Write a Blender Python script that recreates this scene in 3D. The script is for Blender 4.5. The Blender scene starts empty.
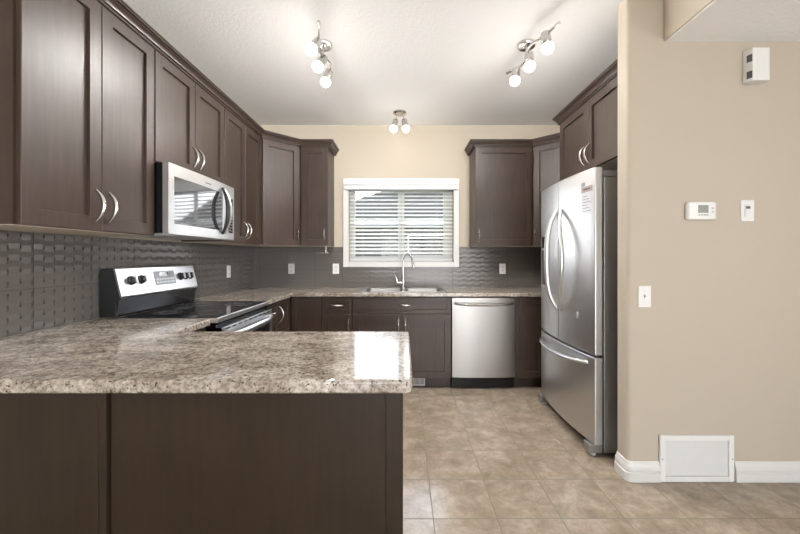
import bpy, bmesh, math, random
from mathutils import Vector, Matrix
random.seed(7)
PI = math.pi
S = bpy.context.scene
COL = S.collection

# ---------------------------------------------------------------- camera
cam_d = bpy.data.cameras.new('camera')
cam = bpy.data.objects.new('camera', cam_d); COL.objects.link(cam)
cam.location = (0, 0, 1.25); cam.rotation_euler = (PI/2, 0, 0)
cam_d.sensor_width = 36; cam_d.lens = 362/800*36
cam_d.shift_x = -4/800; cam_d.shift_y = -10/800
cam_d.clip_start = 0.02; cam_d.clip_end = 200
S.camera = cam

# ---------------------------------------------------------------- world, exposure
S.view_settings.view_transform = 'Standard'
S.view_settings.look = 'None'
S.view_settings.gamma = 1
S.view_settings.use_curve_mapping = False
S.view_settings.exposure = 0.22
W = bpy.data.worlds.new('sky'); S.world = W; W.use_nodes = True
nt = W.node_tree; nt.nodes.clear()
wo = nt.nodes.new('ShaderNodeOutputWorld'); bg = nt.nodes.new('ShaderNodeBackground')
tc = nt.nodes.new('ShaderNodeTexCoord'); sp = nt.nodes.new('ShaderNodeSeparateXYZ')
cr = nt.nodes.new('ShaderNodeValToRGB')
cr.color_ramp.elements[0].position = 0.0; cr.color_ramp.elements[0].color = (1.0, 1.0, 1.0, 1)
cr.color_ramp.elements[1].position = 0.6; cr.color_ramp.elements[1].color = (0.72, 0.83, 1.0, 1)
nt.links.new(tc.outputs['Generated'], sp.inputs[0]); nt.links.new(sp.outputs['Z'], cr.inputs[0])
nt.links.new(cr.outputs[0], bg.inputs[0]); bg.inputs[1].default_value = 7.0
nt.links.new(bg.outputs[0], wo.inputs[0])

def area(name, loc, rot, sx, sy, power, color=(1, 1, 1)):
    l = bpy.data.lights.new(name, 'AREA'); l.shape = 'RECTANGLE'; l.size = sx; l.size_y = sy
    l.energy = power; l.color = color
    o = bpy.data.objects.new(name, l); COL.objects.link(o); o.location = loc; o.rotation_euler = rot
    return o
# added fill lights standing in for daylight, at unseen openings behind the camera
area('rear_fill_light', (0.6, -3.44, 1.25), (PI/2+.25, 0, 0), 2.7, 2.1, 7, (0.93, 0.96, 1.0))
area('side_fill_light', (3.42, -1.3, 1.45), (PI/2+.15, 0, PI/2), 1.9, 1.5, 78, (0.93, 0.96, 1.0))
BULB = 7.0
LAMP = 68.0

# ---------------------------------------------------------------- materials
def new_mat(name):
    m = bpy.data.materials.new(name); m.use_nodes = True
    n = m.node_tree; b = n.nodes['Principled BSDF']
    return m, n, b
def N(n, t, **kw):
    x = n.nodes.new(t)
    for k, v in kw.items(): setattr(x, k, v)
    return x
def mathn(n, op, a, b=None, c=None):
    x = n.nodes.new('ShaderNodeMath'); x.operation = op
    for i, v in enumerate((a, b, c)):
        if v is None: continue
        if isinstance(v, (int, float)): x.inputs[i].default_value = v
        else: n.links.new(v, x.inputs[i])
    return x.outputs[0]
def plain(name, col, rough=0.5, metal=0.0, spec=0.5, coat=0.0):
    m, n, b = new_mat(name)
    b.inputs['Base Color'].default_value = (*col, 1)
    b.inputs['Roughness'].default_value = rough; b.inputs['Metallic'].default_value = metal
    b.inputs['Specular IOR Level'].default_value = spec
    b.inputs['Coat Weight'].default_value = coat; b.inputs['Coat Roughness'].default_value = 0.1
    # a faint procedural unevenness in the sheen
    tc = N(n, 'ShaderNodeTexCoord'); nz = N(n, 'ShaderNodeTexNoise'); nz.inputs['Scale'].default_value = 18
    mr = N(n, 'ShaderNodeMapRange'); mr.inputs['To Min'].default_value = max(0.02, rough*0.88); mr.inputs['To Max'].default_value = min(1, rough*1.12)
    n.links.new(tc.outputs['Object'], nz.inputs['Vector']); n.links.new(nz.outputs['Fac'], mr.inputs['Value'])
    n.links.new(mr.outputs[0], b.inputs['Roughness'])
    return m
def wood(name, c0, c1, rough=0.34, spec=0.5):
    m, n, b = new_mat(name)
    tc = N(n, 'ShaderNodeTexCoord'); mp = N(n, 'ShaderNodeMapping'); mp.inputs['Scale'].default_value = (22, 22, 1.6)
    nz = N(n, 'ShaderNodeTexNoise'); nz.inputs['Scale'].default_value = 2.2; nz.inputs['Detail'].default_value = 6; nz.inputs['Roughness'].default_value = 0.6
    n2 = N(n, 'ShaderNodeTexNoise'); n2.inputs['Scale'].default_value = 5; n2.inputs['Detail'].default_value = 3
    n.links.new(tc.outputs['Object'], mp.inputs['Vector']); n.links.new(mp.outputs[0], nz.inputs['Vector'])
    n.links.new(tc.outputs['Object'], n2.inputs['Vector'])
    ad = mathn(n, 'MULTIPLY_ADD', nz.outputs['Fac'], 0.6, mathn(n, 'MULTIPLY', n2.outputs['Fac'], 0.4))
    r = N(n, 'ShaderNodeValToRGB'); r.color_ramp.elements[0].position = .33; r.color_ramp.elements[1].position = .68
    r.color_ramp.elements[0].color = (*c0, 1); r.color_ramp.elements[1].color = (*c1, 1)
    n.links.new(ad, r.inputs[0]); n.links.new(r.outputs[0], b.inputs['Base Color'])
    b.inputs['Roughness'].default_value = rough; b.inputs['Specular IOR Level'].default_value = spec
    bp = N(n, 'ShaderNodeBump'); bp.inputs['Strength'].default_value = .06; bp.inputs['Distance'].default_value = .002
    n.links.new(nz.outputs['Fac'], bp.inputs['Height']); n.links.new(bp.outputs[0], b.inputs['Normal'])
    return m
def paint(name, col, bump=0.1, scale=120, rough=.7, spec=.3, dist=.002):
    m, n, b = new_mat(name)
    b.inputs['Base Color'].default_value = (*col, 1); b.inputs['Roughness'].default_value = rough
    b.inputs['Specular IOR Level'].default_value = spec
    g = N(n, 'ShaderNodeNewGeometry'); nz = N(n, 'ShaderNodeTexNoise'); nz.inputs['Scale'].default_value = scale; nz.inputs['Detail'].default_value = 2
    n.links.new(g.outputs['Position'], nz.inputs['Vector'])
    bp = N(n, 'ShaderNodeBump'); bp.inputs['Strength'].default_value = bump; bp.inputs['Distance'].default_value = dist
    n.links.new(nz.outputs['Fac'], bp.inputs['Height']); n.links.new(bp.outputs[0], b.inputs['Normal'])
    return m
def brushed(name, col, rough=.27, axis=(1, 1, 60), bump=.02):
    m, n, b = new_mat(name)
    b.inputs['Base Color'].default_value = (*col, 1); b.inputs['Metallic'].default_value = 1
    tc = N(n, 'ShaderNodeTexCoord'); mp = N(n, 'ShaderNodeMapping'); mp.inputs['Scale'].default_value = axis
    nz = N(n, 'ShaderNodeTexNoise'); nz.inputs['Scale'].default_value = 12; nz.inputs['Detail'].default_value = 4
    n.links.new(tc.outputs['Object'], mp.inputs['Vector']); n.links.new(mp.outputs[0], nz.inputs['Vector'])
    mr = N(n, 'ShaderNodeMapRange'); mr.inputs['To Min'].default_value = rough*.85; mr.inputs['To Max'].default_value = rough*1.2
    n.links.new(nz.outputs['Fac'], mr.inputs['Value']); n.links.new(mr.outputs[0], b.inputs['Roughness'])
    return m

M = {}
M['wood'] = wood('dark_maple', (.033, .0200, .0145), (.060, .0375, .0280), .38, .5)
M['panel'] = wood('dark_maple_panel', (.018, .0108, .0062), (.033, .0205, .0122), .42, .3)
M['wood_in'] = plain('cabinet_underside', (.50, .44, .37), .5)
M['nickel'] = plain('satin_nickel', (.60, .58, .555), .25, 1)
M['chrome'] = plain('chrome', (.86, .86, .87), .10, 1)
M['steel'] = brushed('stainless_steel', (.70, .70, .71), .36)
M['steel_h'] = brushed('stainless_steel_side_grain', (.40, .385, .37), .33, (60, 60, 1))
M['steel_light'] = brushed('light_steel', (.80, .80, .81), .30)
M['fridge_side'] = plain('grey_textured_steel', (.34, .335, .325), .38, .75)
M['black'] = plain('black_enamel', (.006, .006, .007), .16, 0, .35)
M['black_plastic'] = plain('black_plastic', (.015, .015, .016), .35)
M['dark_grey'] = plain('dark_grey_plastic', (.06, .06, .065), .4)
M['glass_top'] = plain('black_ceramic_glass', (.010, .010, .012), .08, 0, .6)
M['mirror_glass'] = plain('tinted_oven_glass', (.03, .03, .034), .04, 0, 1.0, 1.0)
M['ring'] = plain('burner_ring_grey', (.20, .20, .21), .2)
M['white'] = plain('white_plastic', (.74, .74, .72), .4)
M['white_trim'] = plain('white_trim_paint', (.66, .655, .64), .35)
M['white_vinyl'] = plain('white_vinyl', (.70, .71, .715), .35)
M['vent_inner'] = plain('vent_grille_grey', (.50, .50, .48), .5)
M['slot'] = plain('slot_grey', (.10, .10, .10), .6)
M['lcd'] = plain('lcd_grey_green', (.22, .24, .21), .3)
M['display'] = plain('console_display_grey', (.30, .31, .32), .3)
M['ink'] = plain('printed_ink_grey', (.10, .10, .11), .5)
M['wall'] = paint('beige_wall_paint', (.485, .428, .350), .12, 160)
M['ceiling'] = paint('white_knockdown_ceiling', (.90, .90, .895), .6, 55, .85, .2, .004)
M['paper'] = plain('white_paper', (.62, .64, .68), .6)
M['paper_red'] = plain('red_printed_header', (.40, .32, .31), .6)
M['dark_pane'] = plain('dark_window_pane', (.004, .0045, .005), .4, 0, 0.0)

# blind slats: white, letting a little daylight through
m, n, b = new_mat('white_blind_slat'); b.inputs['Base Color'].default_value = (.86, .86, .85, 1); b.inputs['Roughness'].default_value = .4
tr = N(n, 'ShaderNodeBsdfTranslucent'); tr.inputs[0].default_value = (.9, .9, .88, 1)
mx = N(n, 'ShaderNodeMixShader'); mx.inputs[0].default_value = .5
n.links.new(b.outputs[0], mx.inputs[1]); n.links.new(tr.outputs[0], mx.inputs[2]); n.links.new(mx.outputs[0], n.nodes['Material Output'].inputs[0])
M['slat'] = m
# window glass: clear with a fresnel reflection
m, n, b = new_mat('clear_glass')
t = N(n, 'ShaderNodeBsdfTransparent'); g = N(n, 'ShaderNodeBsdfGlossy'); g.inputs['Roughness'].default_value = .02
f = N(n, 'ShaderNodeFresnel'); f.inputs[0].default_value = 1.35; mx = N(n, 'ShaderNodeMixShader')
n.links.new(f.outputs[0], mx.inputs[0]); n.links.new(t.outputs[0], mx.inputs[1]); n.links.new(g.outputs[0], mx.inputs[2])
n.links.new(mx.outputs[0], n.nodes['Material Output'].inputs[0]); M['glass'] = m
# glowing bulbs
m, n, b = new_mat('lit_frosted_bulb')
b.inputs['Base Color'].default_value = (.9, .88, .84, 1); b.inputs['Emission Color'].default_value = (1, .93, .84, 1); b.inputs['Emission Strength'].default_value = BULB
M['bulb'] = m
m, n, b = new_mat('lit_panel_lamp')
b.inputs['Base Color'].default_value = (.9, .9, .88, 1); b.inputs['Emission Color'].default_value = (1, .95, .88, 1); b.inputs['Emission Strength'].default_value = 1.0
M['small_lamp'] = m

# laminate worktop
m, n, b = new_mat('speckled_granite_laminate')
g = N(n, 'ShaderNodeNewGeometry')
mp = N(n, 'ShaderNodeMapping'); mp.inputs['Rotation'].default_value = (0, 0, .35); mp.inputs['Scale'].default_value = (1, 2.2, 1)
n.links.new(g.outputs['Position'], mp.inputs['Vector'])
n1 = N(n, 'ShaderNodeTexNoise'); n1.inputs['Scale'].default_value = 7; n1.inputs['Detail'].default_value = 7; n1.inputs['Roughness'].default_value = .65
n2 = N(n, 'ShaderNodeTexNoise'); n2.inputs['Scale'].default_value = 65; n2.inputs['Detail'].default_value = 4; n2.inputs['Roughness'].default_value = .7
n3 = N(n, 'ShaderNodeTexNoise'); n3.inputs['Scale'].default_value = 110; n3.inputs['Detail'].default_value = 2
n.links.new(mp.outputs[0], n1.inputs['Vector']); n.links.new(g.outputs['Position'], n2.inputs['Vector']); n.links.new(g.outputs['Position'], n3.inputs['Vector'])
r1 = N(n, 'ShaderNodeValToRGB'); e = r1.color_ramp.elements
e[0].position = .36; e[0].color = (.29, .245, .205, 1); e[1].position = .62; e[1].color = (.56, .52, .47, 1)
r2 = N(n, 'ShaderNodeValToRGB'); e = r2.color_ramp.elements
e[0].position = .40; e[0].color = (.31, .25, .205, 1); e[1].position = .60; e[1].color = (1.0, .97, .92, 1)
n.links.new(n1.outputs['Fac'], r1.inputs[0]); n.links.new(n2.outputs['Fac'], r2.inputs[0])
mu = N(n, 'ShaderNodeMix'); mu.data_type = 'RGBA'; mu.blend_type = 'MULTIPLY'; mu.inputs[0].default_value = .75
n.links.new(r1.outputs[0], mu.inputs[6]); n.links.new(r2.outputs[0], mu.inputs[7])
r3 = N(n, 'ShaderNodeValToRGB'); e = r3.color_ramp.elements; e[0].position = .615; e[0].color = (0, 0, 0, 1); e[1].position = .67; e[1].color = (1, 1, 1, 1)
n.links.new(n3.outputs['Fac'], r3.inputs[0])
m2 = N(n, 'ShaderNodeMix'); m2.data_type = 'RGBA'; m2.inputs[7].default_value = (.045, .035, .03, 1)
n.links.new(r3.outputs[0], m2.inputs[0]); n.links.new(mu.outputs[2], m2.inputs[6]); n.links.new(m2.outputs[2], b.inputs['Base Color'])
b.inputs['Roughness'].default_value = .12; b.inputs['Specular IOR Level'].default_value = .8
M['laminate'] = m

# floor tiles
T = .3054
m, n, b = new_mat('beige_ceramic_floor_tile')
g = N(n, 'ShaderNodeNewGeometry')
mp = N(n, 'ShaderNodeMapping'); mp.inputs['Location'].default_value = (-.14+T*20, -2.035+T*20, 0)
n.links.new(g.outputs['Position'], mp.inputs['Vector'])
bk = N(n, 'ShaderNodeTexBrick'); bk.offset = 0; bk.squash = 1
for k, v in (('Scale', 1), ('Mortar Size', .0030), ('Mortar Smooth', .2), ('Brick Width', T), ('Row Height', T), ('Bias', 0)): bk.inputs[k].default_value = v
bk.inputs['Color1'].default_value = (0, 0, 0, 1); bk.inputs['Color2'].default_value = (1, 1, 1, 1); bk.inputs['Mortar'].default_value = (.5, .5, .5, 1)
n.links.new(mp.outputs[0], bk.inputs['Vector'])
# each tile gets its own piece of the cloudy pattern
cmb = N(n, 'ShaderNodeVectorMath'); cmb.operation = 'MULTIPLY_ADD'; cmb.inputs[1].default_value = (7, 5, 3)
n.links.new(bk.outputs['Color'], cmb.inputs[0]); n.links.new(g.outputs['Position'], cmb.inputs[2])
n1 = N(n, 'ShaderNodeTexNoise'); n1.inputs['Scale'].default_value = 8; n1.inputs['Detail'].default_value = 10; n1.inputs['Roughness'].default_value = .74; n1.inputs['Distortion'].default_value = .25
n.links.new(cmb.outputs[0], n1.inputs['Vector'])
r1 = N(n, 'ShaderNodeValToRGB'); e = r1.color_ramp.elements
e[0].position = .30; e[0].color = (.19, .145, .105, 1); e[1].position = .72; e[1].color = (.42, .355, .285, 1)
e2 = e.new(.5); e2.color = (.285, .228, .172, 1)
n.links.new(n1.outputs['Fac'], r1.inputs[0])
mg = N(n, 'ShaderNodeMix'); mg.data_type = 'RGBA'; mg.inputs[7].default_value = (.155, .125, .098, 1)
n.links.new(bk.outputs['Fac'], mg.inputs[0]); n.links.new(r1.outputs[0], mg.inputs[6]); n.links.new(mg.outputs[2], b.inputs['Base Color'])
b.inputs['Specular IOR Level'].default_value = .5
mr = N(n, 'ShaderNodeMapRange'); mr.inputs['To Min'].default_value = .15; mr.inputs['To Max'].default_value = .8
n.links.new(bk.outputs['Fac'], mr.inputs['Value']); n.links.new(mr.outputs[0], b.inputs['Roughness'])
sb = mathn(n, 'MULTIPLY_ADD', bk.outputs['Fac'], -1.0, mathn(n, 'MULTIPLY', n1.outputs['Fac'], .35))
bp = N(n, 'ShaderNodeBump'); bp.inputs['Strength'].default_value = .25; bp.inputs['Distance'].default_value = .002
n.links.new(sb, bp.inputs['Height']); n.links.new(bp.outputs[0], b.inputs['Normal'])
M['floor'] = m

# backsplash tile and its grout
M['tile'] = plain('taupe_glazed_tile', (.112, .100, .092), .20, 0, .6)
M['grout'] = plain('dark_grout', (.045, .040, .037), .8)

# siding and shingles of the house next door
def lined(name, c0, c1, axis, per, duty):
    m, n, b = new_mat(name)
    g = N(n, 'ShaderNodeNewGeometry'); s = N(n, 'ShaderNodeSeparateXYZ'); n.links.new(g.outputs['Position'], s.inputs[0])
    fr = mathn(n, 'FRACT', mathn(n, 'DIVIDE', s.outputs[axis], per)); st = mathn(n, 'LESS_THAN', fr, duty)
    nz = N(n, 'ShaderNodeTexNoise'); nz.inputs['Scale'].default_value = 6; nz.inputs['Detail'].default_value = 5; n.links.new(g.outputs['Position'], nz.inputs['Vector'])
    f = mathn(n, 'MULTIPLY', mathn(n, 'MULTIPLY_ADD', st, .6, nz.outputs['Fac']), .75)
    mg = N(n, 'ShaderNodeMix'); mg.data_type = 'RGBA'; mg.inputs[6].default_value = (*c0, 1); mg.inputs[7].default_value = (*c1, 1)
    n.links.new(f, mg.inputs[0]); n.links.new(mg.outputs[2], b.inputs['Base Color']); b.inputs['Roughness'].default_value = .9; b.inputs['Specular IOR Level'].default_value = 0
    return m
M['siding'] = lined('grey_lap_siding', (.060, .061, .062), (.035, .035, .036), 'Z', .12, .12)
M['shingle'] = lined('grey_roof_shingle', (.048, .046, .045), (.024, .023, .023), 'Z', .13, .25)
M['ground'] = paint('grass_strip', (.10, .13, .06), .5, 30, .9)

# ---------------------------------------------------------------- mesh helpers
class MB:
    def __init__(s): s.b = bmesh.new()
    def box(s, x0, x1, y0, y1, z0, z1):
        v = [s.b.verts.new(p) for p in ((x0,y0,z0),(x1,y0,z0),(x1,y1,z0),(x0,y1,z0),(x0,y0,z1),(x1,y0,z1),(x1,y1,z1),(x0,y1,z1))]
        for f in ((0,3,2,1),(4,5,6,7),(0,1,5,4),(1,2,6,5),(2,3,7,6),(3,0,4,7)): s.b.faces.new([v[i] for i in f])
        return s
    def prism(s, poly, z0, z1):
        a = [s.b.verts.new((x, y, z0)) for x, y in poly]; c = [s.b.verts.new((x, y, z1)) for x, y in poly]
        n = len(poly)
        s.b.faces.new(a[::-1]); s.b.faces.new(c)
        for i in range(n): s.b.faces.new((a[i], a[(i+1) % n], c[(i+1) % n], c[i]))
        return s
    def prism_x(s, poly, x0, x1):       # poly in (y, z)
        a = [s.b.verts.new((x0, y, z)) for y, z in poly]; c = [s.b.verts.new((x1, y, z)) for y, z in poly]
        n = len(poly); s.b.faces.new(a[::-1]); s.b.faces.new(c)
        for i in range(n): s.b.faces.new((a[i], a[(i+1) % n], c[(i+1) % n], c[i]))
        return s
    def rings(s, rings, cap=True, close=True):
        R = [[s.b.verts.new(p) for p in r] for r in rings]
        n = len(R[0])
        for a, c in zip(R, R[1:]):
            for i in range(n if close else n-1): s.b.faces.new((a[i], a[(i+1) % n], c[(i+1) % n], c[i]))
        if cap: s.b.faces.new(R[0][::-1]); s.b.faces.new(R[-1])
        return s
    def tube(s, pts, rad, n=12, squash=(1, 1)):
        pts = [Vector(p) for p in pts]
        if isinstance(rad, (int, float)): rad = [rad]*len(pts)
        rings = []; up = None
        for i, p in enumerate(pts):
            t = (pts[min(i+1, len(pts)-1)] - pts[max(i-1, 0)]).normalized()
            if up is None:
                up = Vector((0, 0, 1)) if abs(t.z) < .9 else Vector((1, 0, 0))
            a = t.cross(up).normalized(); up = a.cross(t).normalized()
            rings.append([p + (a*math.cos(2*PI*k/n)*squash[0] + up*math.sin(2*PI*k/n)*squash[1])*rad[i] for k in range(n)])
        return s.rings(rings)
    def lathe(s, prof, o=(0, 0, 0), axis='Z', n=28):     # prof (r, h)
        rings = []
        for r, h in prof:
            ring = []
            for k in range(n):
                a = 2*PI*k/n; c, d = r*math.cos(a), r*math.sin(a)
                p = {'Z': (c, d, h), 'Y': (c, h, d), 'X': (h, c, d)}[axis]
                ring.append((p[0]+o[0], p[1]+o[1], p[2]+o[2]))
            rings.append(ring)
        return s.rings(rings)
    def sphere(s, c, r, n=20, m=12, sz=1):
        rings = []
        for j in range(1, m):
            a = PI*j/m
            rings.append([(c[0]+r*math.sin(a)*math.cos(2*PI*k/n), c[1]+r*math.sin(a)*math.sin(2*PI*k/n), c[2]-r*sz*math.cos(a)) for k in range(n)])
        return s.rings(rings)
    def holed(s, outer, holes, z0, z1):
        edges = []
        for loop in [outer]+holes:
            v = [s.b.verts.new((x, y, z0)) for x, y in loop]
            edges += [s.b.edges.new((v[i], v[(i+1) % len(v)])) for i in range(len(v))]
        r = bmesh.ops.triangle_fill(s.b, use_beauty=True, use_dissolve=False, edges=edges)
        fs = [f for f in r['geom'] if isinstance(f, bmesh.types.BMFace)]
        bmesh.ops.dissolve_limit(s.b, angle_limit=.01, verts=list({v for f in fs for v in f.verts}), edges=list({e for f in fs for e in f.edges}))
        fs = [f for f in s.b.faces]
        r = bmesh.ops.extrude_face_region(s.b, geom=fs)
        bmesh.ops.translate(s.b, vec=(0, 0, z1-z0), verts=[g for g in r['geom'] if isinstance(g, bmesh.types.BMVert)])
        return s
    def xf(s, m):
        bmesh.ops.transform(s.b, matrix=m, verts=s.b.verts[:]); return s
    def build(s, name, mat, parent=None, bevel=0, seg=2, smooth=True):
        bmesh.ops.recalc_face_normals(s.b, faces=s.b.faces[:])
        me = bpy.data.meshes.new(name); s.b.to_mesh(me); s.b.free()
        me.materials.append(mat)
        if smooth:
            for p in me.polygons: p.use_smooth = True
            me.set_sharp_from_angle(angle=math.radians(35))
        o = bpy.data.objects.new(name, me); COL.objects.link(o)
        if parent is not None: o.parent = parent
        if bevel:
            md = o.modifiers.new('bevel', 'BEVEL'); md.width = bevel; md.segments = seg; md.limit_method = 'ANGLE'; md.angle_limit = math.radians(40)
            md.harden_normals = True
        return o
def tag(o, label, cat, group=None):
    o['label'] = label; o['category'] = cat
    if group: o['group'] = group
    return o
def thing(name, label, cat, loc=(0, 0, 0), rz=0, group=None):
    o = bpy.data.objects.new(name, None); COL.objects.link(o); o.empty_display_size = .1
    o.location = loc; o.rotation_euler = (0, 0, rz)
    return tag(o, label, cat, group)
def struct(o):
    o['kind'] = 'structure'; return o
def dup(root, loc, rz, label):
    r = root.copy(); COL.objects.link(r); r.location = loc; r.rotation_euler = (0, 0, rz); r['label'] = label
    for ch in list(root.children):
        c = ch.copy(); COL.objects.link(c); c.parent = r
        for gch in list(ch.children):
            d = gch.copy(); COL.objects.link(d); d.parent = c
    return r
def rrect(x0, x1, y0, y1, r, seg=5):
    pts = []
    for cx, cy, a0 in ((x1-r, y0+r, -PI/2), (x1-r, y1-r, 0), (x0+r, y1-r, PI/2), (x0+r, y0+r, PI)):
        for i in range(seg+1):
            a = a0+PI/2*i/seg; pts.append((cx+r*math.cos(a), cy+r*math.sin(a)))
    return pts

# ---------------------------------------------------------------- room shell
LX, RX, BY, CZ = -1.673, 1.93, 4.03, 2.715
PX0, PY0, PY1 = 1.25, 2.02, 2.134         # the partition stub right of the fridge
RW, RB = 3.4, -3.5                        # living area: right wall, rear wall
struct(MB().box(LX-.15, RW+.15, RB-.15, BY+.15, -.12, 0).build('floor', M['floor']))
struct(MB().box(LX-.15, RW+.15, RB-.15, BY+.15, CZ, CZ+.12).build('ceiling', M['ceiling']))
struct(MB().box(LX-.15, LX, RB-.15, BY+.15, 0, CZ).build('wall_left', M['wall']))
WX0, WX1, WZ0, WZ1 = -.615, .552, 1.20, 2.06
wb = struct(MB().box(LX, WX0, BY, BY+.15, 0, CZ).box(WX1, RW, BY, BY+.15, 0, CZ).box(WX0, WX1, BY, BY+.15, 0, WZ0).box(WX0, WX1, BY, BY+.15, WZ1, CZ).build('wall_back', M['wall']))
struct(MB().box(RX, RX+.12, PY1, BY, 0, CZ).build('wall_right', M['wall']))
# partition with round bullnose end corners
r = .022
poly = [(RW, PY0), (RW, PY1)]
for cx, cy, a0 in ((PX0+r, PY1-r, PI/2), (PX0+r, PY0+r, PI)):
    for i in range(7): a = a0+PI/2*i/6; poly.append((cx+r*math.cos(a), cy+r*math.sin(a)))
wp = struct(MB().prism(poly, 0, CZ).build('wall_partition', M['wall']))
# unseen rear wall and right living wall, door and window openings added for light
struct(MB().box(LX, -.8, RB-.15, RB, 0, CZ).box(2.0, RW, RB-.15, RB, 0, CZ).box(-.8, 2.0, RB-.15, RB, 2.3, CZ).build('wall_rear', M['wall']))
struct(MB().box(RW, RW+.15, RB, -2.3, 0, CZ).box(RW, RW+.15, -.3, PY0, 0, CZ).box(RW, RW+.15, -2.3, -.3, 0, .65).box(RW, RW+.15, -2.3, -.3, 2.25, CZ).build('wall_living_right', M['wall']))
d1 = struct(MB().box(-.8, 2.0, RB-.11, RB-.06, 0, .07).box(-.8, 2.0, RB-.11, RB-.06, 2.23, 2.3).box(-.8, -.73, RB-.11, RB-.06, .07, 2.23).box(1.93, 2.0, RB-.11, RB-.06, .07, 2.23).box(.56, .64, RB-.11, RB-.06, .07, 2.23).build('door_1', M['white_vinyl']))
MB().box(-.73, 1.93, RB-.09, RB-.08, .07, 2.23).build('door_glass', M['glass'], d1)
w2 = struct(MB().box(RW+.06, RW+.11, -2.3, -.3, .65, .72).box(RW+.06, RW+.11, -2.3, -.3, 2.18, 2.25).box(RW+.06, RW+.11, -2.3, -2.23, .72, 2.18).box(RW+.06, RW+.11, -.37, -.3, .72, 2.18).build('window_2', M['white_vinyl']))
MB().box(RW+.08, RW+.09, -2.23, -.37, .72, 2.18).build('window_glass', M['glass'], w2)
# dropped bulkhead, painted beige on its side and ceiling white underneath
bh = struct(MB().box(1.445, RW-.001, -.6, PY0-.001, 2.452, CZ-.001).build('ceiling_bulkhead', M['wall'], bevel=.008))
MB().box(1.455, RW-.002, -.59, PY0-.002, 2.448, 2.453).build('bulkhead_underside', M['ceiling'], bh)

# tiled backsplash (belongs to the walls)
CX0, CX1, CZ0, CZ1 = WX0-.06, WX1+.061, 1.139, 2.121
def relief(name, u0, u1, v0, v1, off, place, parent, hole=None, amp=.0030):
    """wall tiles pressed into a woven relief: every small cell is a wedge, its slope turned against its neighbours"""
    mb = MB(); cu, cv = .051, .0254; b = mb.b
    i = math.floor((u0-off)/cu)
    while off+i*cu < u1:
        a0, a1 = off+i*cu, off+(i+1)*cu
        if i % 6 == 0: a0 += .0022
        if i % 6 == 5: a1 -= .0022
        a0, a1 = max(a0, u0), min(a1, u1)
        j = math.floor((v0-1.108)/cv) - 1
        while 1.108+j*cv < v1:
            sh = .5 if i % 2 else 0
            c0, c1 = 1.108+(j+sh)*cv, 1.108+(j+1+sh)*cv
            # rows restart at every tile edge
            k = math.floor(((c0+c1)/2-1.108)/.2032); t0, t1 = 1.108+k*.2032+.0018, 1.108+(k+1)*.2032-.0018
            segs = [(max(c0, t0), min(c1, t1))]
            if sh and c1 > t1+.002: segs.append((t1+.0036, c1))
            if sh and c0 < t0-.002: segs.append((c0, t0-.0036))
            for q0, q1 in segs:
                q0, q1 = max(q0, v0), min(q1, v1)
                if q1-q0 < .002 or a1-a0 < .002: continue
                if hole and a0 < hole[1] and a1 > hole[0] and q1 > hole[2]:
                    if q0 >= hole[2] and a0 >= hole[0] and a1 <= hole[1]: continue
                    parts = []
                    if a0 < hole[0]: parts.append((a0, hole[0], q0, q1))
                    if a1 > hole[1]: parts.append((hole[1], a1, q0, q1))
                    if q0 < hole[2]: parts.append((max(a0, hole[0]), min(a1, hole[1]), q0, hole[2]))
                else: parts = [(a0, a1, q0, q1)]
                for x0, x1, y0, y1 in parts:
                    hl, hr = (.0055+amp*.8, .0055-amp*.6) if (i+j) % 2 else (.0055-amp*.6, .0055+amp*.8)
                    vs = [b.verts.new(place(u, v, h)) for u, v, h in ((x0, y0, .001), (x1, y0, .001), (x1, y1, .001), (x0, y1, .001), (x0, y0, hl), (x1, y0, hr), (x1, y1, hr), (x0, y1, hl))]
                    for f in ((0,3,2,1),(4,5,6,7),(0,1,5,4),(1,2,6,5),(2,3,7,6),(3,0,4,7)): b.faces.new([vs[n] for n in f])
            j += 1
        i += 1
    return mb.build(name, M['tile'], parent, smooth=False)
wl = bpy.data.objects['wall_left']
relief('tile_backsplash', .98, BY-.0085, .9145, 1.361, 1.626, lambda u, v, h: (LX+h, u, v), wl)
MB().box(LX, LX+.004, .98, BY-.0085, .9145, 1.361).build('grout', M['grout'], wl)
relief('tile_backsplash', LX+.0005, RX-.001, .9145, 1.361, .845, lambda u, v, h: (u, BY-h, v), wb, (CX0, CX1, CZ0), .0011)
MB().box(LX, CX0, BY-.004, BY, .9145, 1.361).box(CX1, RX, BY-.004, BY, .9145, 1.361).box(CX0, CX1, BY-.004, BY, .9145, CZ0).build('grout', M['grout'], wb)

# baseboard wrapped round the partition, moulded profile
def sweep(name, path, prof, mat, side=1, parent=None, closed_ends=True):
    # path: list of (x, y); prof: list of (outward, z); outward = side * left normal
    P = [Vector(p) for p in path]; rings = []
    for i, p in enumerate(P):
        ds = []
        if i > 0: ds.append((P[i]-P[i-1]).normalized())
        if i < len(P)-1: ds.append((P[i+1]-P[i]).normalized())
        ns = [Vector((-d.y, d.x))*side for d in ds]
        if len(ns) == 2:
            mm = (ns[0]+ns[1]).normalized(); mm = mm/max(.2, mm.dot(ns[0]))
        else: mm = ns[0]
        rings.append([(p.x+mm.x*o, p.y+mm.y*o, z) for o, z in prof])
    return MB().rings(rings).build(name, mat, parent)
bprof = [(0, .001), (.016, .001), (.016, .050), (.011, .053), (.011, .057), (.014, .061), (.0135, .082), (.011, .088), (.007, .094), (.0065, .104), (.004, .109), (0, .111)]
path = [(1.40, PY1)]
for cx, cy, a0 in ((PX0+r, PY1-r, PI/2), (PX0+r, PY0+r, PI)):
    for i in range(7): a = a0+PI/2*i/6; path.append((cx+r*math.cos(a), cy+r*math.sin(a)))
path += [(1.424, PY0)]
struct(sweep('baseboard_right', path, bprof, M['white_trim'], -1))
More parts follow.
